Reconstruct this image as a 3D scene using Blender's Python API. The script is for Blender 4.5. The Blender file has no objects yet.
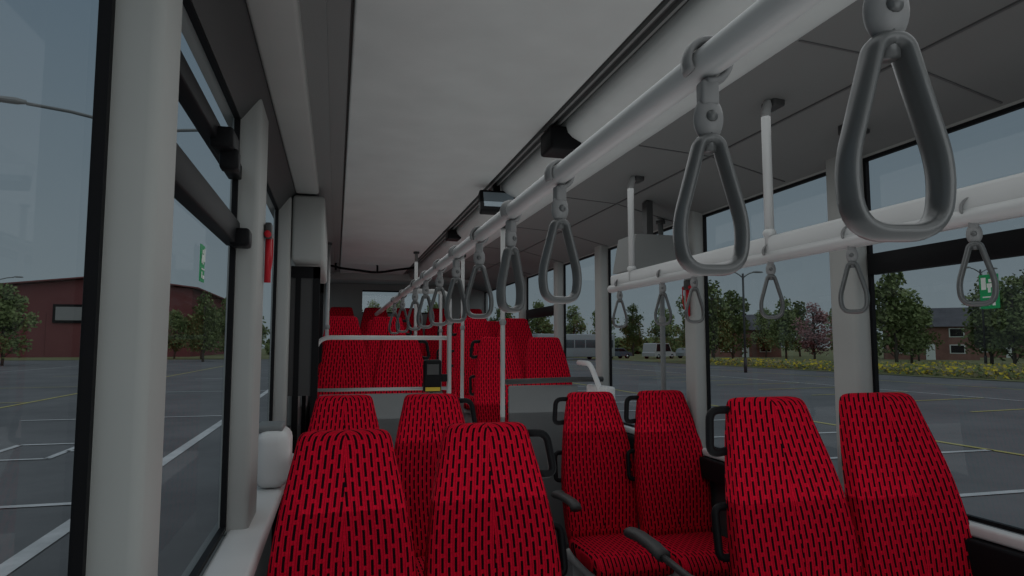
import bpy, bmesh, math, random
from mathutils import Vector, Matrix
random.seed(7)
S=bpy.context.scene
S.view_settings.view_transform='Standard'
S.view_settings.look='None'
PI=math.pi

# ---------------------------------------------------------------- materials
def nodes(name):
    m=bpy.data.materials.new(name); m.use_nodes=True
    nt=m.node_tree; b=nt.nodes['Principled BSDF']
    return m,nt,b
def plastic(name,col,rough=.5,var=.06,scale=6,metal=0,bump=.0,spec=.3):
    m,nt,b=nodes(name)
    tc=nt.nodes.new('ShaderNodeTexCoord'); n=nt.nodes.new('ShaderNodeTexNoise')
    n.inputs['Scale'].default_value=scale; n.inputs['Detail'].default_value=4
    nt.links.new(tc.outputs['Object'],n.inputs['Vector'])
    mr=nt.nodes.new('ShaderNodeMapRange'); mr.inputs[3].default_value=1-var; mr.inputs[4].default_value=1+var
    nt.links.new(n.outputs['Fac'],mr.inputs[0])
    mx=nt.nodes.new('ShaderNodeVectorMath'); mx.operation='SCALE'; mx.inputs[0].default_value=col
    nt.links.new(mr.outputs[0],mx.inputs['Scale'])
    nt.links.new(mx.outputs[0],b.inputs['Base Color'])
    b.inputs['Roughness'].default_value=rough; b.inputs['Metallic'].default_value=metal
    b.inputs['Specular IOR Level'].default_value=spec
    return m
M_WALL=plastic('pillar_grey',(.345,.35,.335),.6)
M_CEIL=plastic('ceiling_panel_white',(.57,.59,.575),.6,.12,5)
M_CEILD=plastic('ceiling_grey',(.24,.24,.235),.6)
M_SIDEC=plastic('ceiling_side_grey',(.185,.19,.185),.6,.05,2)
M_SEAM=plastic('ceiling_seam',(.10,.10,.10),.6,.05,2)
M_DARK=plastic('dark_grey_plastic',(.05,.05,.05),.5)
M_BLACK=plastic('black_rubber',(.008,.008,.009),.5,spec=.1)
M_WHITE=plastic('white_lacquer',(.62,.62,.61),.4)
M_RAIL=plastic('rail_white',(.50,.505,.50),.35,spec=.5)
M_POLE=plastic('pole_light_grey',(.36,.365,.36),.35,spec=.5)
M_LOOP=plastic('strap_grey',(.085,.088,.088),.28,.08,40,spec=.6)
M_CONN=plastic('strap_connector_grey',(.22,.22,.22),.4)
M_BASE=plastic('seat_base_grey',(.45,.46,.45),.5)
M_PART=plastic('partition_grey',(.17,.18,.18),.5)
M_FLOOR=plastic('floor_vinyl',(.10,.10,.105),.6,.25,60)
M_RED=plastic('hammer_red',(.45,.01,.02),.4)
M_YEL=plastic('yellow_paint',(.5,.36,.03),.5)
M_GREEN=plastic('green_sticker',(.01,.30,.10),.5)
M_SIGNW=plastic('sign_white',(.7,.75,.7),.5)
M_METAL=plastic('steel',(.6,.6,.6),.3,metal=1)
LEAN=.21
def fabric():
    m,nt,b=nodes('red_moquette'); L=nt.links
    def math_(op,a,b_=None,c=None):
        n=nt.nodes.new('ShaderNodeMath'); n.operation=op
        for i,v in enumerate((a,b_,c)):
            if v is None: continue
            if isinstance(v,(int,float)): n.inputs[i].default_value=v
            else: L.new(v,n.inputs[i])
        return n.outputs[0]
    tc=nt.nodes.new('ShaderNodeTexCoord'); sp=nt.nodes.new('ShaderNodeSeparateXYZ')
    L.new(tc.outputs['Object'],sp.inputs[0]); X,Y,Z=sp.outputs
    P=.0205
    t=math_('GREATER_THAN',Z,.475); it=math_('SUBTRACT',1,t)
    yp=math_('MULTIPLY',math_('SUBTRACT',Y,math_('MULTIPLY',math_('SUBTRACT',Z,.42),LEAN)),t)
    uu=math_('ADD',X,math_('MULTIPLY',math_('SIGN',X),yp))
    u=math_('MULTIPLY',uu,1/P); zy=math_('SUBTRACT',Z,math_('MULTIPLY',Y,it))
    fl=math_('FLOOR',u)
    off=math_('MULTIPLY',fl,.5)
    v=math_('ADD',math_('MULTIPLY',zy,1/.054),off)
    fu=math_('ABSOLUTE',math_('SUBTRACT',math_('FRACT',u),.5))
    a=math_('LESS_THAN',fu,.20)
    fv=math_('ABSOLUTE',math_('SUBTRACT',math_('FRACT',v),.5))
    bb=math_('LESS_THAN',fv,.39)
    mask=math_('MULTIPLY',a,bb)
    rib=math_('LESS_THAN',math_('FRACT',math_('MULTIPLY',uu,2/P)),.25)
    n=nt.nodes.new('ShaderNodeTexNoise'); n.inputs['Scale'].default_value=220; L.new(tc.outputs['Object'],n.inputs['Vector'])
    cr=nt.nodes.new('ShaderNodeMix'); cr.data_type='RGBA'
    L.new(n.outputs['Fac'],cr.inputs[0]); cr.inputs[6].default_value=(.34,.002,.012,1); cr.inputs[7].default_value=(.80,.008,.035,1)
    m2=nt.nodes.new('ShaderNodeMix'); m2.data_type='RGBA'
    L.new(math_('MULTIPLY',rib,.5),m2.inputs[0]); L.new(cr.outputs[2],m2.inputs[6]); m2.inputs[7].default_value=(.18,.002,.008,1)
    mx=nt.nodes.new('ShaderNodeMix'); mx.data_type='RGBA'
    L.new(mask,mx.inputs[0]); L.new(m2.outputs[2],mx.inputs[6]); mx.inputs[7].default_value=(.012,.003,.005,1)
    L.new(mx.outputs[2],b.inputs['Base Color']); b.inputs['Roughness'].default_value=.95
    b.inputs['Specular IOR Level'].default_value=.05
    return m
M_FAB=fabric()

def glass():
    m=bpy.data.materials.new('tinted_window_glass'); m.use_nodes=True; nt=m.node_tree
    nt.nodes.clear(); o=nt.nodes.new('ShaderNodeOutputMaterial')
    t=nt.nodes.new('ShaderNodeBsdfTransparent'); t.inputs[0].default_value=(.93,.95,.96,1)
    g=nt.nodes.new('ShaderNodeBsdfGlossy'); g.inputs['Roughness'].default_value=.02
    mx=nt.nodes.new('ShaderNodeMixShader'); mx.inputs[0].default_value=.04
    nt.links.new(t.outputs[0],mx.inputs[1]); nt.links.new(g.outputs[0],mx.inputs[2]); nt.links.new(mx.outputs[0],o.inputs[0])
    return m
M_GLASS=glass()

# ---------------------------------------------------------------- builder
class B:
    def __init__(s,name): s.name=name; s.v=[]; s.f=[]; s.fm=[]; s.fs=[]; s.mats=[]
    def mi(s,m):
        if m not in s.mats: s.mats.append(m)
        return s.mats.index(m)
    def add(s,vs,fs,m,smooth=False,mat=None):
        o=len(s.v); k=s.mi(m)
        for p in vs:
            p=Vector(p)
            if mat is not None: p=mat@p
            s.v.append(p)
        for f in fs:
            s.f.append([i+o for i in f]); s.fm.append(k); s.fs.append(smooth)
    def box(s,x0,x1,y0,y1,z0,z1,m,bev=0,mat=None,seg=2):
        bm=bmesh.new(); bmesh.ops.create_cube(bm,size=1)
        for v in bm.verts:
            v.co=Vector(((x0+x1)/2+v.co.x*(x1-x0),(y0+y1)/2+v.co.y*(y1-y0),(z0+z1)/2+v.co.z*(z1-z0)))
        if bev>0: bmesh.ops.bevel(bm,geom=bm.edges[:],offset=bev,segments=seg,affect='EDGES',profile=.5)
        bm.verts.index_update()
        s.add([v.co.copy() for v in bm.verts],[[v.index for v in f.verts] for f in bm.faces],m,bev>0,mat); bm.free()
    def loft(s,rings,m,cap=True,mat=None,smooth=True,loop=False):
        n=len(rings[0]); vs=[p for r in rings for p in r]; fs=[]
        R=len(rings)
        for i in range(R if loop else R-1):
            j=(i+1)%R
            for k in range(n):
                fs.append([i*n+k,i*n+(k+1)%n,j*n+(k+1)%n,j*n+k])
        if cap and not loop:
            fs.append(list(range(n))[::-1]); fs.append([(R-1)*n+k for k in range(n)])
        s.add(vs,fs,m,smooth,mat)
    def tube(s,pts,r,m,n=10,closed=False,r2=None,mat=None,side=None):
        pts=[Vector(p) for p in pts]; N=len(pts); rings=[]; prev=None
        for i,p in enumerate(pts):
            if closed: t=(pts[(i+1)%N]-pts[i-1]).normalized()
            else:
                t=(pts[min(i+1,N-1)]-pts[max(i-1,0)]).normalized()
            if side is not None: a=Vector(side); a=(a-t*a.dot(t)).normalized()
            else:
                if prev is None:
                    a=Vector((0,0,1)) if abs(t.z)<.9 else Vector((1,0,0))
                else: a=prev
                a=(a-t*a.dot(t)).normalized()
            prev=a; b=t.cross(a)
            rr=r2 if r2 else r
            rings.append([p+a*(r*math.cos(2*PI*k/n))+b*(rr*math.sin(2*PI*k/n)) for k in range(n)])
        s.loft(rings,m,cap=not closed,mat=mat,loop=closed)
    def extr(s,prof,y0,y1,m,smooth=False,mat=None):
        s.loft([[Vector((x,y,z)) for x,z in prof] for y in (y0,y1)],m,smooth=smooth,mat=mat)
    def ell(s,c,rx,ry,rz,m,n=14,mat=None):
        rings=[]
        for i in range(1,n):
            ph=PI*i/n
            rings.append([Vector((c[0]+rx*math.sin(ph)*math.cos(2*PI*k/n),c[1]+ry*math.sin(ph)*math.sin(2*PI*k/n),c[2]+rz*math.cos(ph))) for k in range(n)])
        s.loft(rings,m,mat=mat)
    def build(s,loc=(0,0,0),rot=0):
        me=bpy.data.meshes.new(s.name)
        me.from_pydata([tuple(v) for v in s.v],[],s.f)
        for m in s.mats: me.materials.append(m)
        for p,k,sm in zip(me.polygons,s.fm,s.fs): p.material_index=k; p.use_smooth=sm
        bm=bmesh.new(); bm.from_mesh(me); bmesh.ops.recalc_face_normals(bm,faces=bm.faces[:]); bm.to_mesh(me); bm.free()
        me.update()
        return put(s.name,me,loc,rot)
def put(name,me,loc=(0,0,0),rot=0,scale=1):
    o=bpy.data.objects.new(name,me); S.collection.objects.link(o); o.location=loc; o.rotation_euler=(0,0,rot)
    o.scale=(scale,)*3 if not isinstance(scale,tuple) else scale
    return o
def rpath(pts,r,n=6,closed=False):
    pts=[Vector(p) for p in pts]; out=[]; N=len(pts)
    for i,p in enumerate(pts):
        if not closed and i in (0,N-1): out.append(p); continue
        a=pts[i-1]-p; b=pts[(i+1)%N]-p
        d=min(r,a.length*.49,b.length*.49)
        p0=p+a.normalized()*d; p1=p+b.normalized()*d
        for k in range(n+1):
            t=k/n; out.append(p0*(1-t)**2+p*2*t*(1-t)+p1*t*t)
    return out

Y0,Y1=-1.5,9.7; XL,XR=-.33,2.12
ZS,ZT=.90,2.28      # window sill / top

# ---------------------------------------------------------------- shell
f=B('floor'); f.box(XL-.06,XR+.06,Y0,Y1,-.12,0,M_FLOOR)
f.build()
p=B('seat_podium')
p.box(1.16,XR-.09,.9,3.0,0.001,.10,M_FLOOR,.006)
p.build()
st=B('rear_step_platform')
a_,b_=XL+.075,XR-.085
st.box(a_,b_,4.95,6.3,0.001,.35,M_FLOOR); st.box(a_,b_,6.3,8.2,0.001,.56,M_FLOOR); st.box(a_,b_,8.2,Y1-.01,0.001,.78,M_FLOOR)
st.box(.80,1.10,4.70,4.95,0.001,.175,M_FLOOR)
st.box(.80,1.10,4.70,4.72,.165,.182,M_YEL); st.box(.78,1.14,4.95,4.97,.345,.357,M_YEL); st.box(.78,1.14,6.3,6.32,.555,.567,M_YEL)
st.build()

def wall(name,side,pillars,door=None):
    w=B(name); x=XL if side<0 else XR; o=side
    def bx(a,b,*r,**k):
        xa=x-o*a; xb=x-o*b; w.box(min(xa,xb),max(xa,xb),*r,**k)
    segs=[(Y0,Y1)] if not door else [(Y0,door[0]),(door[1],Y1)]
    for a,b in segs: bx(-.06,0,a,b,-.1,ZS-.02,M_DARK if side>0 else M_PART)
    bx(-.06,0,Y0,Y1,ZT,2.5,M_WALL)
    for (a,b) in pillars:
        bx(-.03,.065,a,b,ZS-.02,ZT+.08,M_WALL,bev=.018,seg=3)
    return w,bx
wl,bx=wall('wall_left',-1,[(1.085,1.215),(2.39,2.64),(3.98,4.12),(5.4,5.55),(7,7.15)],(4.12,5.4))
wl.box(XL,XL+.125,Y0,3.98,ZS-.05,ZS-.0,M_WHITE,.014)
wl.build()
wr,bx=wall('wall_right',1,[(1.0,1.12),(2.28,2.43),(3.55,3.68),(5.0,5.14),(6.1,6.22),(7.4,7.52)],None)
wr.box(XR-.05,XR,Y0,Y1,ZS-.04,ZS,M_WHITE,.01)
wr.box(XR-.08,XR,Y0,Y1,ZS-.16,ZS-.042,M_BLACK,.01)
wr.build()

wn=0
def window(side,a,b,bars=(),latch=False):
    global wn; wn+=1
    w=B('window_%d'%wn); x=(XL if side<0 else XR)+side*.016
    w.add([(x,a,ZS),(x,b,ZS),(x,b,ZT),(x,a,ZT)],[[0,1,2,3]],M_GLASS)
    g=.014; xi=x-side*.014; x0,x1=min(x-.004,xi),max(x+.004,xi)
    w.box(x0,x1,a,a+g,ZS,ZT,M_BLACK); w.box(x0,x1,b-g,b,ZS,ZT,M_BLACK)
    w.box(x0,x1,a+g,b-g,ZS,ZS+g,M_BLACK); w.box(x0,x1,a+g,b-g,ZT-g,ZT,M_BLACK)
    for z,h in bars: w.box(x0-.012,x1+.012,a+g,b-g,z-h/2,z+h/2,M_BLACK,.004)
    if latch:
        y=(a+b)/2+.15; xx=XL+.02
        w.box(xx-.03,xx+.03,y-.06,y+.06,2.03,2.09,M_BLACK,.01); w.box(xx-.01,xx+.04,y-.025,y+.025,1.98,2.04,M_BLACK,.01)
        w.box(xx-.03,xx+.03,b-.10,b-.02,1.82,1.88,M_BLACK,.01)
    w.build()
window(-1,Y0+.02,1.085); window(-1,1.215,2.39,[(1.87,.08),(2.08,.05)],True); window(-1,2.64,3.98)
window(-1,5.55,7.0); window(-1,7.15,Y1-.02)
window(1,Y0+.02,1.0); window(1,1.12,2.28,[(1.83,.085)]); window(1,2.43,3.55); window(1,3.68,5.0); window(1,5.14,6.1)
window(1,6.22,7.4,[(1.85,.10)]); window(1,7.52,Y1-.02)

wb=B('wall_back')
wb.box(XL-.06,XR+.06,Y1,Y1+.08,-.1,1.95,M_WALL); wb.box(XL-.06,.35,Y1,Y1+.08,1.95,2.5,M_WALL); wb.box(1.45,XR+.06,Y1,Y1+.08,1.95,2.5,M_WALL)
wb.box(.35,1.45,Y1,Y1+.08,2.28,2.5,M_WALL)
wb.build()
w=B('window_rear'); w.add([(.35,Y1+.03,1.95),(1.45,Y1+.03,1.95),(1.45,Y1+.03,2.28),(.35,Y1+.03,2.28)],[[0,1,2,3]],M_GLASS)
w.box(.35,1.45,Y1+.01,Y1+.05,1.95,1.97,M_BLACK); w.box(.35,1.45,Y1+.01,Y1+.05,2.26,2.28,M_BLACK); w.build()
wf=B('wall_front'); wf.box(XL-.06,XR+.06,Y0-.08,Y0,-.1,1.0,M_DARK); wf.box(XL-.06,XR+.06,Y0-.08,Y0,2.3,2.5,M_DARK)
wf.box(XL-.06,XL+.02,Y0-.08,Y0,1.0,2.3,M_DARK); wf.box(XR-.02,XR+.06,Y0-.08,Y0,1.0,2.3,M_DARK); wf.build()

# ceiling
c=B('ceiling')
c.box(XL-.06,XR+.06,Y0,Y1,2.5,2.56,M_CEILD)
c.extr([(-.39,2.5),(-.39,2.30),(XL,2.27),(-.245,2.385),(-.245,2.5)],Y0,Y1,M_DARK)
c.box(-.245,-.115,Y0,4.0,2.375,2.5,M_WALL,.012)
c.box(-.115,-.045,Y0,8.9,2.42,2.5,M_SIDEC); c.box(-.045,.02,Y0,8.9,2.445,2.5,M_SIDEC)
c.box(-.245,-.115,4.0,Y1,2.40,2.5,M_CEILD)
c.box(.03,.84,Y0,8.9,2.43,2.5,M_CEIL,.008)
c.box(.84,.94,Y0,8.9,2.455,2.5,M_DARK); c.box(.865,.875,Y0,8.9,2.44,2.46,M_SIDEC); c.box(.90,.91,Y0,8.9,2.44,2.46,M_SIDEC)
prof=[(.93,2.5)]+[(1.115-.185*math.cos(PI*k/12),2.42-.075*math.sin(PI*k/12)) for k in range(13)]+[(1.30,2.5)]
c.extr(prof,Y0,8.9,M_CEIL,smooth=True)
c.extr([(1.30,2.5),(1.30,2.42),(1.33,2.415),(1.70,2.39),(XR,2.29),(2.18,2.29),(2.18,2.5)],Y0,Y1,M_SIDEC)
for y in (-.5,.55,1.65,2.75,3.85,4.95,6.05,7.15):
    c.extr([(1.33,2.42),(1.33,2.412),(1.70,2.387),(2.10,2.291),(2.10,2.30),(1.7,2.395)],y,y+.008,M_SEAM)
c.extr([(1.69,2.395),(1.69,2.385),(1.70,2.385),(1.70,2.395)],Y0,Y1,M_SEAM)
c.box(XL,XR,8.9,Y1,2.36,2.5,M_WALL,.01)
c.build()

d=B('door_header_box'); d.box(XL+.07,-.08,4.0,5.5,1.985,2.37,M_WALL,.02); d.build()
d=B('door_1')
for y in (4.16,5.30):
    d.box(XL+.02,-.10,y,y+.035,.06,.14,M_BLACK); d.box(XL+.02,-.10,y,y+.035,1.90,1.97,M_BLACK)
    d.box(XL+.02,XL+.06,y,y+.035,.06,1.97,M_BLACK); d.box(-.14,-.10,y,y+.035,.06,1.97,M_BLACK); d.box(-.24,-.21,y+.005,y+.03,.1,1.95,M_BLACK)
d.box(XL+.06,-.14,4.17,4.18,1.2,1.9,M_DARK)
d.box(XL-.05,XL-.01,4.2,5.32,.02,1.98,M_BLACK,.01)
d.build()

# ---------------------------------------------------------------- seats
def seat_mesh(name,handles=(),arms=(),reararm=False):
    s=B(name); zt=1.22
    prof=[(0,.100,.010),(.002,.118,.020),(.006,.130,.030),(.014,.139,.037),(.028,.145,.042),(.055,.151,.045),(.09,.159,.046),(.13,.169,.047),(.18,.180,.0475),(.23,.190,.048),(.29,.200,.049),(.36,.210,.05),(.43,.218,.051),(.50,.222,.052),(.58,.222,.053),(.66,.218,.053),(.74,.212,.052),(.82,.200,.045)]
    rings=[]
    n=40
    for d_,w,t in prof:
        h=zt-d_; y=LEAN*(h-.42)
        y+=.011*math.cos(d_/.82*2*PI)-.011
        ring=[]
        for k in range(n):
            a=2*PI*k/n; c_,s_=math.cos(a),math.sin(a)
            x=w*math.copysign(abs(c_)**.42,c_); yy=t*math.copysign(abs(s_)**.6,s_)
            if s_<0: yy-= .020*(abs(x)/w)**3*min(1,d_/.25)
            ring.append(Vector((x,y+yy,h)))
        rings.append(ring)
    s.loft(rings,M_FAB)
    cp=[(.03,.19,.03),(-.02,.205,.045),(-.12,.218,.052),(-.28,.225,.055),(-.38,.225,.055),(-.43,.218,.05),(-.46,.205,.038),(-.475,.185,.02)]
    rings=[]
    for y,w,t in cp:
        ring=[]
        for k in range(n):
            a=2*PI*k/n; c_,s_=math.cos(a),math.sin(a)
            x=w*math.copysign(abs(c_)**.45,c_); z=.395-(.03 if y<-.42 else 0)*((-y-.42)/.055 if y<-.42 else 0)+t*math.copysign(abs(s_)**.6,s_)
            if s_>0: z+=.014*(abs(x)/w)**3
            ring.append(Vector((x,y,z)))
        rings.append(ring)
    s.loft(rings,M_FAB)
    s.box(-.205,.205,-.44,.05,.30,.36,M_BASE,.015)
    s.box(-.17,.17,-.38,.04,.0,.31,M_BASE,.02)
    def yy(z): return LEAN*(z-.42)+.005
    for h in handles:
        x0=h*.165; x1=h*.236
        pts=[(x0,yy(1.05),1.05),(x1,yy(1.04),1.04),(h*.216,yy(1.18),1.18),(h*.135,yy(1.18),1.18)]
        s.tube(rpath(pts,.035,6,False),.014,M_BLACK,8)
        s.tube(rpath([(h*.19,yy(.88),.88),(h*.245,yy(.88),.88),(h*.25,yy(.73),.73),(h*.2,yy(.73),.73)],.035,6),.013,M_BLACK,8)
    for h in arms:
        x=h*.262
        s.tube([(x,.03,.66),(x,0,.665),(x,-.06,.672),(x,-.16,.676),(x,-.24,.676),(x,-.285,.668),(x,-.30,.655)],.022,M_DARK,12,r2=.03)
        s.box(min(x,h*.19),max(x,h*.19),-.0,.06,.64,.68,M_DARK,.008)
        if reararm:
            x=h*.275
            s.tube([(h*.20,.08,.62),(h*.235,.14,.62),(x,.22,.625),(x,.44,.64)],.013,M_DARK,8)
            s.tube([(x,.40,.64),(x,.42,.645),(x,.48,.655),(x,.58,.66),(x,.66,.655),(x,.68,.65)],.022,M_DARK,12,r2=.030)
    return s
cache={}
def place_seat(x,ytop,ztop,handles=(),arms=(),ra=False):
    key=(handles,arms,ra); loc=(x,ytop-LEAN*.8,ztop-1.22)
    if key not in cache:
        o=seat_mesh('bus_seat',handles,arms,ra).build(loc); cache[key]=o.data
    else: o=put('bus_seat',cache[key],loc)
    return o
place_seat(.035,2.22,1.23); place_seat(.50,2.26,1.235,(1,))
place_seat(.05,3.62,1.24); place_seat(.50,3.60,1.24,(1,))
place_seat(1.43,2.02,1.322,(-1,),(-1,),True); place_seat(1.87,2.0,1.33)
place_seat(1.48,3.79,1.22,(-1,),(-1,)); place_seat(1.88,3.67,1.23,(-1,))
for y,z in ((5.4,1.57),(6.75,1.78),(7.65,1.78)):
    place_seat(.06,y,z); place_seat(.49,y,z,(1,))
for y,z in ((5.75,1.57),(6.8,1.78),(7.7,1.78)):
    place_seat(1.37,y,z,(-1,)); place_seat(1.81,y,z)
for x in (.06,.50,.92,1.36,1.81): place_seat(x,9.1,2.0)

# ---------------------------------------------------------------- straps
def strap_mesh():
    s=B('hanging_grab_strap')
    arc=[math.radians(-100+i*13) for i in range(25)]
    s.tube([(0.028*math.cos(a),0,.028*math.sin(a)) for a in arc],.016,M_CONN,8,r2=.0055,side=(0,1,0))
    s.box(-.012,.012,-.012,.012,-.060,-.026,M_CONN,.004)
    s.ell((0,0,-.076),.020,.014,.030,M_CONN)
    s.ell((0,-.013,-.076),.008,.005,.008,M_LOOP,8)
    s.tube([(0,0,-.095),(0,0,-.12)],.010,M_LOOP,8)
    pts=rpath([(.012,0,-.104),(.044,0,-.220),(.036,0,-.274),(-.036,0,-.274),(-.044,0,-.220),(-.012,0,-.104)],.038,8,True)
    s.tube(pts,.016,M_LOOP,12,closed=True,r2=.0080,side=(0,1,0))
    return s
R1x,R1z=.464,1.87
first=None
def strap(x,y,z,rot,sc=1):
    global first
    if first is None: o=strap_mesh().build((x,y,z),rot); first=o.data
    else: o=put('hanging_grab_strap',first,(x,y,z),rot)
    o.scale=(sc,sc,sc)
for i,y in enumerate((.464,.756,1.356,1.775,2.2,2.65,3.1,3.6,4.1,4.9,5.6)):
    strap(R1x,y,R1z,[-.20,-.15,.15,.6,-.3,.3,-.1,.2,-.2,.1,.3][i] )
R2x,R2z=1.5,1.835
for i,y in enumerate((1.27,1.67,2.06,2.59,2.88,3.38)):
    strap(R2x,y,R2z,[-.95,-.9,-.6,-.3,-.6,-.3][i],.86)

r=B('ceiling_grab_rail'); r.tube([(R1x,Y0+.05,R1z),(R1x,1,R1z),(R1x,8.2,R1z)],.0215,M_RAIL,20)
for y in (-1.0,.9,2.7,4.7,6.7,8.1): r.tube([(R1x,y,R1z),(1.0,y,R1z+.43)],.012,M_RAIL,10)
r.build()
r=B('side_grab_rail')
r.box(R2x-.014,R2x+.014,Y0+.05,3.48,1.80,1.89,M_RAIL,.012)
r.tube([(R2x,Y0+.05,1.815),(R2x,3.50,1.815)],.022,M_RAIL,14)
for y in (-1.2,.9,2.06,3.22):
    r.tube(rpath([(R2x,y,1.84),(R2x,y,2.35),(R2x+.035,y+.03,2.40),(R2x+.07,y+.03,2.40)],.05),.0165,M_RAIL,12)
    r.box(R2x+.03,R2x+.08,y-.01,y+.07,2.375,2.42,M_DARK,.008); r.ell((R2x,y,1.90),.024,.024,.02,M_RAIL)
r.build()
r=B('window_side_grab_pole')
y=2.10; r.tube(rpath([(1.9,y,1.9),(1.9,y,2.22),(1.93,y,2.33)],.04),.0165,M_RAIL,12); r.box(1.87,1.97,y-.03,y+.03,2.31,2.35,M_DARK,.006)
r.tube([(1.9,Y0+.1,1.98),(1.9,2.2,1.98)],.009,M_DARK,10); r.box(1.88,1.92,Y0+.1,2.2,1.87,1.90,M_WHITE,.006)
r.tube([(1.96,Y0+.1,1.93),(1.96,2.2,1.93)],.008,M_DARK,10)
r.build()
def pole(x,y,z0,z1,m=M_POLE,bend=None,r=.0165):
    b=B('stanchion_pole')
    if bend: b.tube(rpath([(x,y,z0),(x,y,z1),bend],.08),r,m,14)
    else: b.tube([(x,y,z0),(x,y,(z0+z1)/2),(x,y,z1)],r,m,14); b.tube([(x,y,z1-.02),(x,y,z1)],.03,M_DARK,14)
    b.tube([(x,y,z0),(x,y,z0+.02)],.035,M_DARK,14)
    b.ell((x,y,1.66),.024,.024,.03,M_CONN); b.build()
pole(1.13,4.55,0,2.345); pole(.76,4.60,0,1.87,bend=(R1x,4.60,R1z)); pole(2.015,3.88,0,2.30,M_PART)
pole(1.14,6.15,.35,2.345); pole(.76,6.65,.56,2.43); pole(1.14,7.5,.56,2.345); pole(-.08,6.2,.35,2.42)

b=B('guard_rail_partition')
b.tube(rpath([(-.13,4.66,.0),(-.13,4.66,1.55),(.76,4.66,1.55)],.10,8),.0145,M_RAIL,12)
b.tube([(-.13,4.66,1.20),(.76,4.66,1.20)],.011,M_POLE,12)
b.box(-.10,.73,4.65,4.67,.05,1.17,M_PART,.006)
b.box(-.13,-.10,4.25,4.64,.02,.99,M_PART,.006); b.tube(rpath([(-.12,4.64,1.03),(-.12,3.95,1.03),(-.12,3.95,.0)],.08),.015,M_RAIL,10)
b.build()
b=B('side_partition')
b.box(1.24,1.78,4.80,4.83,.02,1.20,M_PART,.012)
b.tube(rpath([(1.17,4.60,1.24),(1.75,4.80,1.24),(1.98,4.80,1.24)],.05),.02,M_DARK,10)
b.tube(rpath([(1.90,5.1,1.36),(1.86,4.75,1.36),(1.90,4.6,1.12),(1.95,4.5,.8)],.08),.020,M_WHITE,10)
b.box(1.88,1.96,4.5,4.9,.7,1.2,M_WHITE,.02)
b.build()
b=B('ticket_validator')
b.box(.58,.70,4.54,4.61,1.18,1.40,M_BLACK,.015); b.box(.60,.68,4.532,4.542,1.30,1.37,M_DARK); b.box(.59,.69,4.53,4.54,1.19,1.215,M_YEL); b.box(.69,.745,4.58,4.61,1.25,1.30,M_BLACK)
b.build()
b=B('wall_heater'); b.box(XL+.01,-.18,2.98,3.26,.90,1.14,M_WHITE,.05,seg=4); b.box(XL+.01,-.21,3.02,3.22,1.13,1.16,M_PART,.01); b.build()
b=B('speaker_box'); b.box(.86,1.0,2.62,2.78,2.33,2.43,M_BLACK,.012); b.build()
b=B('speaker_box'); b.box(.86,.97,5.3,5.46,2.36,2.43,M_BLACK,.012); b.build()
# rear cable with clips
b=B('ceiling_cable'); pts=[(-.10+i*.07,7.9+.05*math.sin(i),2.42-.07*math.sin(PI*i/14)) for i in range(15)]; b.tube(pts,.014,M_BLACK,8); b.tube([(-.02,7.9,2.44),(-.02,7.9,2.36)],.012,M_BLACK,8); b.tube([(.45,7.9,2.44),(.45,7.9,2.34)],.012,M_BLACK,8); b.build()
M_SCR=plastic('screen_glass_blue',(.28,.34,.38),.2)
b=B('passenger_information_screen'); mt=Matrix.Translation((.90,3.75,2.33))@Matrix.Rotation(math.radians(-20),4,'X')
b.box(-.11,.11,-.03,.03,-.07,.07,M_BLACK,.01,mat=mt); b.box(-.09,.09,-.034,-.03,-.045,.05,M_SCR,mat=mt); b.box(-.02,.02,-.01,.01,.06,.13,M_BLACK,mat=mt); b.build()
b=B('ceiling_display_housing')
b.loft([[Vector((x,3.5,z)) for x,z in ((1.62,1.93),(1.98,1.95),(1.93,2.14),(1.66,2.14))],[Vector((x,3.75,z)) for x,z in ((1.62,1.93),(1.98,1.95),(1.93,2.14),(1.66,2.14))]],M_SIDEC,smooth=False)
b.box(1.78,1.82,3.6,3.66,2.13,2.36,M_DARK); b.build()
b=B('ceiling_screw_cap')
for x,y in ((1.62,1.05),(1.55,1.15),(1.72,1.25)):
    b.ell((x,y,2.395),.012,.012,.012,M_METAL,10); b.ell((x,y,2.386),.005,.005,.006,M_BLACK,8)
b.build()
def hammer(x,y,z,s):
    b=B('emergency_hammer')
    b.box(x-.012,x+.012,y-.03,y+.03,z+.06,z+.12,M_DARK,.006); b.tube([(x,y,z-.10),(x,y,z+.08)],.012,M_RED,10)
    b.tube([(x,y-.05,z+.075),(x,y+.05,z+.075)],.012,M_RED,10)
    b.tube(rpath([(x,y+.01,z-.09),(x+s*.01,y+.045,z-.02),(x+s*.01,y+.04,z+.07)],.04),.004,M_RED,6); b.build()
hammer(-.25,2.60,1.83,1); hammer(2.04,3.60,1.77,-1)
def sticker(x,y,z,s,k):
    b=B('emergency_exit_sticker')
    b.box(min(0,-s*.002),max(0,-s*.002),-.05*k,.05*k,-.085*k,.085*k,M_GREEN)
    xx=-s*.003
    def q(a,b_,c_,d_): b.box(min(xx,xx+.001),max(xx,xx+.001),a*k,b_*k,c_*k,d_*k,M_SIGNW)
    q(-.02,.0,.045,.062); q(-.03,.01,.02,.04); q(.015,.04,.01,.07); q(-.035,-.02,-.0,.02); q(-.01,.005,-.005,.02); q(-.035,.035,-.03,-.024)
    q(-.03,-.015,-.07,-.04); q(.0,.03,-.07,-.055); b.build((x,y,z))
sticker(-.340,1.86,1.71,-1,.56); sticker(2.130,1.76,1.68,1,.68)

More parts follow.
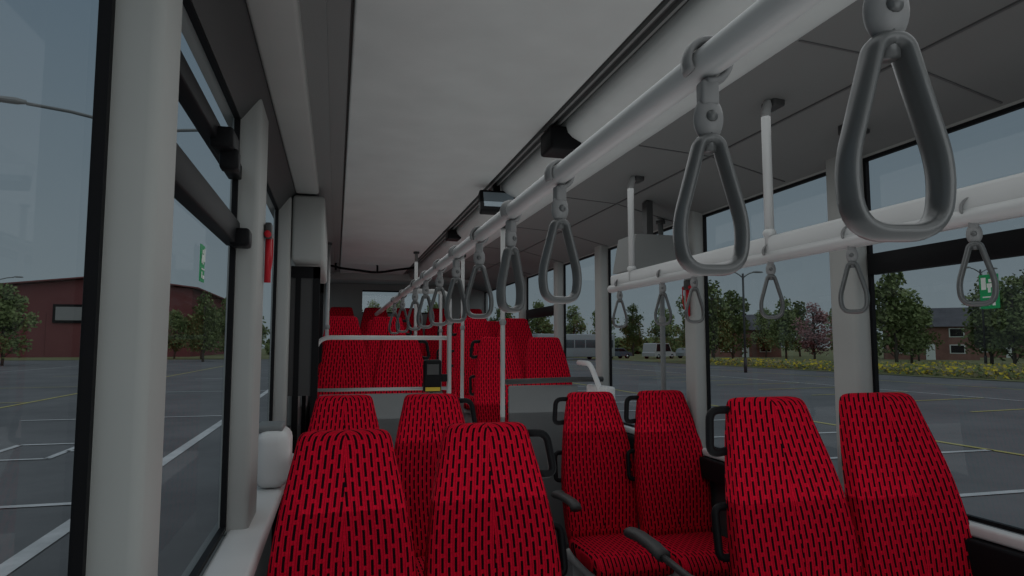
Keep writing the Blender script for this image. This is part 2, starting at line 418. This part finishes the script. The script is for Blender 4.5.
# ---------------------------------------------------------------- exterior
def ground_mat(name,c1,c2,scale,rough=.9):
    m,nt,b=nodes(name); tc=nt.nodes.new('ShaderNodeTexCoord'); n=nt.nodes.new('ShaderNodeTexNoise'); n.inputs['Scale'].default_value=scale; n.inputs['Detail'].default_value=8; n.inputs['Roughness'].default_value=.7
    nt.links.new(tc.outputs['Object'],n.inputs['Vector']); mr=nt.nodes.new('ShaderNodeMapRange'); mr.inputs[1].default_value=.35; mr.inputs[2].default_value=.65
    nt.links.new(n.outputs['Fac'],mr.inputs[0])
    mx=nt.nodes.new('ShaderNodeMix'); mx.data_type='RGBA'; mx.inputs[6].default_value=(*c1,1); mx.inputs[7].default_value=(*c2,1)
    nt.links.new(mr.outputs[0],mx.inputs[0]); nt.links.new(mx.outputs[2],b.inputs['Base Color']); b.inputs['Roughness'].default_value=rough; b.inputs['Specular IOR Level'].default_value=.1
    return m
GZ=-.35
M_ASPH=ground_mat('asphalt',(.12,.122,.125),(.17,.172,.175),.25)
M_GRASS=ground_mat('grass',(.13,.14,.07),(.20,.20,.10),.4)
M_LINEW=ground_mat('road_paint_white',(.42,.43,.43),(.6,.6,.6),2)
M_LINEY=ground_mat('road_paint_yellow',(.40,.35,.12),(.5,.46,.2),2)
g=B('parking_lot_ground'); g.add([(-300,-200,GZ),(300,-200,GZ),(300,400,GZ),(-300,400,GZ)],[[0,1,2,3]],M_ASPH); g.build()
g=B('lawn'); g.add([(33,-50,GZ+.03),(290,-50,GZ+.03),(290,390,GZ+.03),(33,390,GZ+.03)],[[0,1,2,3]],M_GRASS)
g.add([(-290,92,GZ+.03),(33,92,GZ+.03),(33,390,GZ+.03),(-290,390,GZ+.03)],[[0,1,2,3]],M_GRASS); g.build()
g=B('parking_line_marking')
def ln(x0,y0,x1,y1,m,w=.13):
    a=Vector((x0,y0,0)); b_=Vector((x1,y1,0)); t=(b_-a).normalized(); n_=Vector((-t.y,t.x,0))*w/2; z=Vector((0,0,GZ+.012))
    g.add([a+n_+z,a-n_+z,b_-n_+z,b_+n_+z],[[0,1,2,3]],m)
ln(-2.6,-6,-2.6,60,M_LINEW,.18)
for y in (9,19,29,40,52): ln(-7.4,y,-2.6,y,M_LINEW)
ln(-9.5,2,-9.5,80,M_LINEY)
for y in (5,12,17,24,33,45): ln(-16,y,-9.5,y+1,M_LINEY)
ln(-22,2,-22,80,M_LINEW)
for a in ((-5.6,12.6,-5.6,14.4),(-5.6,14.4,-4.5,14.4),(-4.5,14.4,-4.5,12.6),(-4.5,12.6,-5.6,12.6),(-5.6,13.5,-6.4,13.5),(-4.5,13.4,-3.8,13.4)): ln(*a,M_LINEW,.12)
for y in [6.7+2.7*i for i in range(18)]: ln(6.4,y,11.2,y,M_LINEW)
ln(11.2,-4,11.2,60,M_LINEY)
for y in [2+3.2*i for i in range(18)]: ln(17,y,22,y+.6,M_LINEY if y>12 else M_LINEW)
ln(22,-4,22,70,M_LINEW); ln(27.5,-4,27.5,80,M_LINEY)
g.build()

M_LEAF=ground_mat('leaves_green',(.10,.14,.055),(.22,.26,.11),1.2)
M_LEAFP=ground_mat('leaves_pink',(.24,.12,.12),(.36,.2,.19),1.2)
M_BARK=plastic('bark',(.10,.085,.07),.9)
def tree_mesh(name,leafm,seed):
    rnd=random.Random(seed); t=B(name)
    t.tube([(0,0,0),(.05,0,1),(0,.05,2.2),(.05,0,4),(0,0,6)],.13,M_BARK,8)
    cl=[]
    for i in range(12):
        a=rnd.uniform(0,2*PI); z=rnd.uniform(1.7,6.2); rr=rnd.uniform(.5,2.1)*(1-abs(z-3.4)/4.5)
        e=Vector((rr*math.cos(a),rr*math.sin(a),z)); cl.append((e,rnd.uniform(.8,1.3)))
        t.tube([(0,0,z-1.2),tuple(e*.6+Vector((0,0,(z-1)*.4))),tuple(e)],.045,M_BARK,5)
    cl.append((Vector((0,0,6.6)),.8)); cl.append((Vector((0,0,5)),1.4)); cl.append((Vector((0,0,3.2)),1.5))
    vs=[];fs=[]
    for e,r_ in cl:
        for k in range(170):
            d_=Vector((rnd.gauss(0,1),rnd.gauss(0,1),rnd.gauss(0,.9))).normalized()*r_*rnd.uniform(.35,1.08)
            p_=e+d_; s_=rnd.uniform(.10,.22)
            u_=Vector((rnd.gauss(0,1),rnd.gauss(0,1),rnd.gauss(0,1))).normalized(); w_=u_.orthogonal().normalized()
            o_=len(vs); vs+= [p_+u_*s_,p_+w_*s_*.7,p_-u_*s_,p_-w_*s_*.7]; fs.append([o_,o_+1,o_+2,o_+3])
    t.add(vs,fs,leafm); return t
tm=[tree_mesh('tree',M_LEAF,1).build((54,53,GZ)).data]
tm+=[tree_mesh('tree',M_LEAF,5).build((60,40,GZ)).data]
tm+=[tree_mesh('tree',M_LEAF,9).build((-17,95,GZ)).data]
pk=tree_mesh('tree',M_LEAFP,4).build((47,58,GZ)); pk.scale=(.85,)*3
def tr(b,D,s_,i):
    a=math.radians(b); put('tree',tm[i%3],(D*math.sin(a),D*math.cos(a),GZ),i*1.7,s_)
T=[(-22.5,75,1.0),(-25,80,1.1),(-10,82,1.05),(-8.3,95,1.1),(-12,100,.9),(-6.5,100,1),(-14,100,1.0),(-28,70,1),(3,95,1.1),(5,100,1.2),(1,100,1.1),(8,105,1.2),(11,110,1.1),(14,100,1.1),(17,105,1.2),
(20,105,1.1),(22.5,110,1.1),(25,115,1.2),(27.5,100,1),(30,76,1.05),(31.5,72,1.15),(33,80,1.1),(35.5,105,1.0),(37,95,1.1),(38,115,1.2),(41,90,1),(42.2,70,1.0),(44.6,64,1.1),(46,90,.9),(50.3,68,1.05),(51.6,62,.95),(53,66,1.1),(55,60,1),(58,60,1),(62,62,1.1)]
for i,(b_,D,s_) in enumerate(T): tr(b_,D,s_,i)
def scatter(name,regions,m_list,cnt,h,sz,seed):
    rnd=random.Random(seed); b=B(name)
    for m_,frac in m_list:
        vs=[];fs=[]
        for i in range(int(cnt*frac)):
            x0,x1,y0,y1=rnd.choice(regions); p_=Vector((rnd.uniform(x0,x1),rnd.uniform(y0,y1),GZ+.03+rnd.uniform(h[0],h[1])))
            s_=rnd.uniform(sz*.5,sz); u_=Vector((rnd.gauss(0,1),rnd.gauss(0,1),rnd.gauss(0,1))).normalized(); w_=u_.orthogonal().normalized()
            o_=len(vs); vs+=[p_+u_*s_,p_+w_*s_*.7,p_-u_*s_,p_-w_*s_*.7]; fs.append([o_,o_+1,o_+2,o_+3])
        b.add(vs,fs,m_)
    return b.build()
M_FLOW=ground_mat('flower_yellow',(.50,.38,.03),(.62,.50,.06),2)
M_DRY=ground_mat('dry_grass',(.20,.18,.10),(.30,.27,.15),1)
scatter('yellow_flower_bed',[(36,41,10,60),(36,48,22,44),(34,37,10,60)],[(M_FLOW,.25),(M_LEAF,.35),(M_DRY,.40)],18000,(0,.5),.18,3)
scatter('hedge',[(-12,33,128,132),(33,78,122,126)],[(M_LEAF,1)],9000,(0,3.0),.9,5)

M_BRICK=ground_mat('red_cladding',(.155,.055,.056),(.185,.070,.068),.1)
M_ROOF=ground_mat('roof_grey',(.12,.12,.125),(.16,.16,.165),.3)
b=B('warehouse')
b.extr([(-80,GZ),(-80,6.5),(-34,11.8),(-22,10.3),(-22,GZ)],114,160,M_BRICK)
b.loft([[Vector((x,y,z)) for x,z in ((-81,6.5),(-34,11.9),(-21,10.3),(-21,10.5),(-34,12.1),(-81,6.7))] for y in (113,161)],M_BRICK,smooth=False)
for i in range(9): b.box(-78+6*i,-77.9+6*i,113.9,114,GZ,6.4,M_BRICK)
b.box(-41,-35,113.7,114,4.8,7.6,M_BLACK); b.box(-40.6,-35.4,113.6,113.7,5.2,7.2,M_CEILD)
for x in (-70,-60,-52,-32): b.box(x,x+4,113.8,114,GZ,3.6,M_ROOF)
b.build()
M_HB=ground_mat('house_brick',(.20,.11,.09),(.27,.15,.12),.8)
M_SLATE=ground_mat('slate',(.08,.08,.09),(.12,.12,.13),.6)
def house(x,y,rot):
    b=B('house'); b.box(-5,5,-4,4,0,4.2,M_HB)
    b.loft([[Vector((xx,-4.5,4.1)),Vector((xx,0,6.6)),Vector((xx,4.5,4.1))] for xx in (-5.4,5.4)],M_SLATE,smooth=False)
    b.box(-3.6,-2.9,-.5,.5,5.5,7.3,M_HB)
    for xx in (-3.6,2):
        for z in (.8,2.8): b.box(xx,xx+1.6,-4.05,-3.95,z,z+1.1,M_SIGNW); b.box(xx+.12,xx+1.48,-4.08,-4.04,z+.1,z+1.0,M_BLACK)
    b.box(-.5,.5,-4.06,-3.95,0,2.0,M_SIGNW); b.build((x,y,GZ),rot)
house(74,70,-.75); house(86,58,-.9); house(62,92,-.6); house(97,78,-.8)
def vehicle(name,L,W,H,x,y,rot,body,bus=False):
    b=B(name)
    if bus:
        b.box(-L/2,L/2,-W/2,W/2,.35,H,body,.12); b.box(-L/2+.3,L/2-.3,-W/2-.02,W/2+.02,1.5,H-.7,M_CW2,.03); b.box(L/2-.1,L/2+.03,-W/2+.15,W/2-.15,1.2,H-.5,M_BLACK,.02)
        for i in range(7): b.box(-L/2+.3+i*1.7,-L/2+.45+i*1.7,-W/2-.03,W/2+.03,1.4,H-.6,body)
    else:
        prof=[(-L/2,.35),(-L/2,.8),(-L/2+.15,.95),(-L/2+.35,H-.1),(-L/2+.7,H),(L/6,H),(L/3.2,.98),(L/2-.15,.85),(L/2,.6),(L/2,.35)]
        b.loft([[Vector((px,yy,pz)) for px,pz in prof] for yy in (-W/2,W/2)],body,smooth=False)
        gp=[(-L/2+.42,1.0),(-L/2+.6,H-.12),(L/6-.05,H-.12),(L/3.6,1.0)]
        b.loft([[Vector((px,yy,pz)) for px,pz in gp] for yy in (-W/2-.01,W/2+.01)],M_BLACK,smooth=False)
    for xx in (-L*.31,L*.31):
        for s_ in (-1,1):
            b.tube([(xx,s_*(W/2-.2),.33),(xx,s_*(W/2+.02),.33)],.33,M_BLACK,16); b.tube([(xx,s_*(W/2),.33),(xx,s_*(W/2+.03),.33)],.17,M_METAL,12)
    b.build((x,y,GZ),rot)
M_CW=plastic('car_white',(.42,.43,.43),.3); M_CW2=plastic('coach_window',(.08,.09,.10),.3); M_CB=plastic('coach_grey',(.30,.32,.33),.4); M_CBL=plastic('car_slate',(.09,.11,.14),.3)
vehicle('coach',12,2.5,3.2,28.5,79,.3,M_CB,True)
vehicle('delivery_van',5,2,2.1,42,82,.5,M_CW); vehicle('car',4.3,1.8,1.45,48,84,.2,M_CB); vehicle('car',4.3,1.8,1.45,37,85,.2,M_CBL)
def lamp(x,y,H,arm,rot,th=.045):
    b=B('street_lamp'); b.tube([(0,0,0),(0,0,H*.5),(0,0,H-.1)],.07,M_DARK,10); b.tube([(0,0,0),(0,0,1)],.11,M_DARK,10)
    for s_ in (-1,1):
        b.tube([(0,0,H-.4),(s_*arm*.3,0,H-.22),(s_*arm*.65,0,H-.07),(s_*arm,0,H)],th,M_SIDEC,8)
        b.loft([[Vector((s_*(arm+u*.75),v_*w_,H+.02+q_*h_)) for v_,q_ in ((-1,0),(-.7,1),(.7,1),(1,0),(.8,-.6),(-.8,-.6))] for u,w_,h_ in ((0,.05,.05),(.3,.13,.08),(.8,.13,.07),(1,.06,.03))],M_SIDEC,smooth=False)
    b.build((x,y,GZ),rot)
lamp(-5.2,20,8.1,2.75,.18); lamp(26.7,39.7,6.8,.8,0); lamp(50,42,8,1,0); lamp(-30,70,8,1.5,0)

# ---------------------------------------------------------------- lights
w=bpy.data.worlds.new('overcast_sky'); S.world=w; w.use_nodes=True; nt=w.node_tree
bg=nt.nodes['Background']; tc=nt.nodes.new('ShaderNodeTexCoord'); sp=nt.nodes.new('ShaderNodeSeparateXYZ'); nt.links.new(tc.outputs['Generated'],sp.inputs[0])
cr=nt.nodes.new('ShaderNodeValToRGB'); nt.links.new(sp.outputs[2],cr.inputs[0])
cr.color_ramp.elements[0].position=0; cr.color_ramp.elements[0].color=(.145,.177,.192,1)
cr.color_ramp.elements[1].position=.5; cr.color_ramp.elements[1].color=(.080,.118,.154,1)
nz=nt.nodes.new('ShaderNodeTexNoise'); nz.inputs['Scale'].default_value=2.5; nz.inputs['Detail'].default_value=6; nt.links.new(tc.outputs['Generated'],nz.inputs['Vector'])
mr=nt.nodes.new('ShaderNodeMapRange'); mr.inputs[3].default_value=.92; mr.inputs[4].default_value=1.1; nt.links.new(nz.outputs['Fac'],mr.inputs[0])
vm=nt.nodes.new('ShaderNodeVectorMath'); vm.operation='SCALE'; nt.links.new(cr.outputs[0],vm.inputs[0]); nt.links.new(mr.outputs[0],vm.inputs['Scale']); nt.links.new(vm.outputs[0],bg.inputs[0])
def light(name,typ,loc,rot,e,**k):
    l=bpy.data.lights.new(name,typ); l.energy=e; l.color=(.94,.985,1)
    for a,v in k.items(): setattr(l,a,v)
    o=bpy.data.objects.new(name,l); S.collection.objects.link(o); o.location=loc; o.rotation_euler=rot
light('overcast_sun','SUN',(0,0,20),(math.radians(25),math.radians(10),0),.88,angle=math.radians(120))
light('added_fill_down','AREA',(.9,3.5,2.33),(0,0,0),23,shape='RECTANGLE',size=1.6,size_y=9)  # added fill to brighten the seats from above, no actual bus lamp
light('added_fill_up','AREA',(.9,3.5,1.0),(PI,0,0),23,shape='RECTANGLE',size=2.0,size_y=9)  # added unseen fill at seat height, lifts the ceiling; no cove fitting here
light('added_fill_behind_camera','AREA',(.9,-1.2,1.6),(PI/2,0,0),9,shape='RECTANGLE',size=1.8,size_y=1.4)  # added fill behind the camera, shines toward the rear; not a cabin fixture

cam=bpy.data.cameras.new('camera'); co=bpy.data.objects.new('camera',cam); S.collection.objects.link(co); S.camera=co
co.location=(0,0,1.5); co.rotation_euler=(PI/2+math.radians(4.885),0,-math.radians(14.74)); cam.sensor_width=36; cam.lens=667/1024*36; cam.clip_start=.02; cam.clip_end=1000
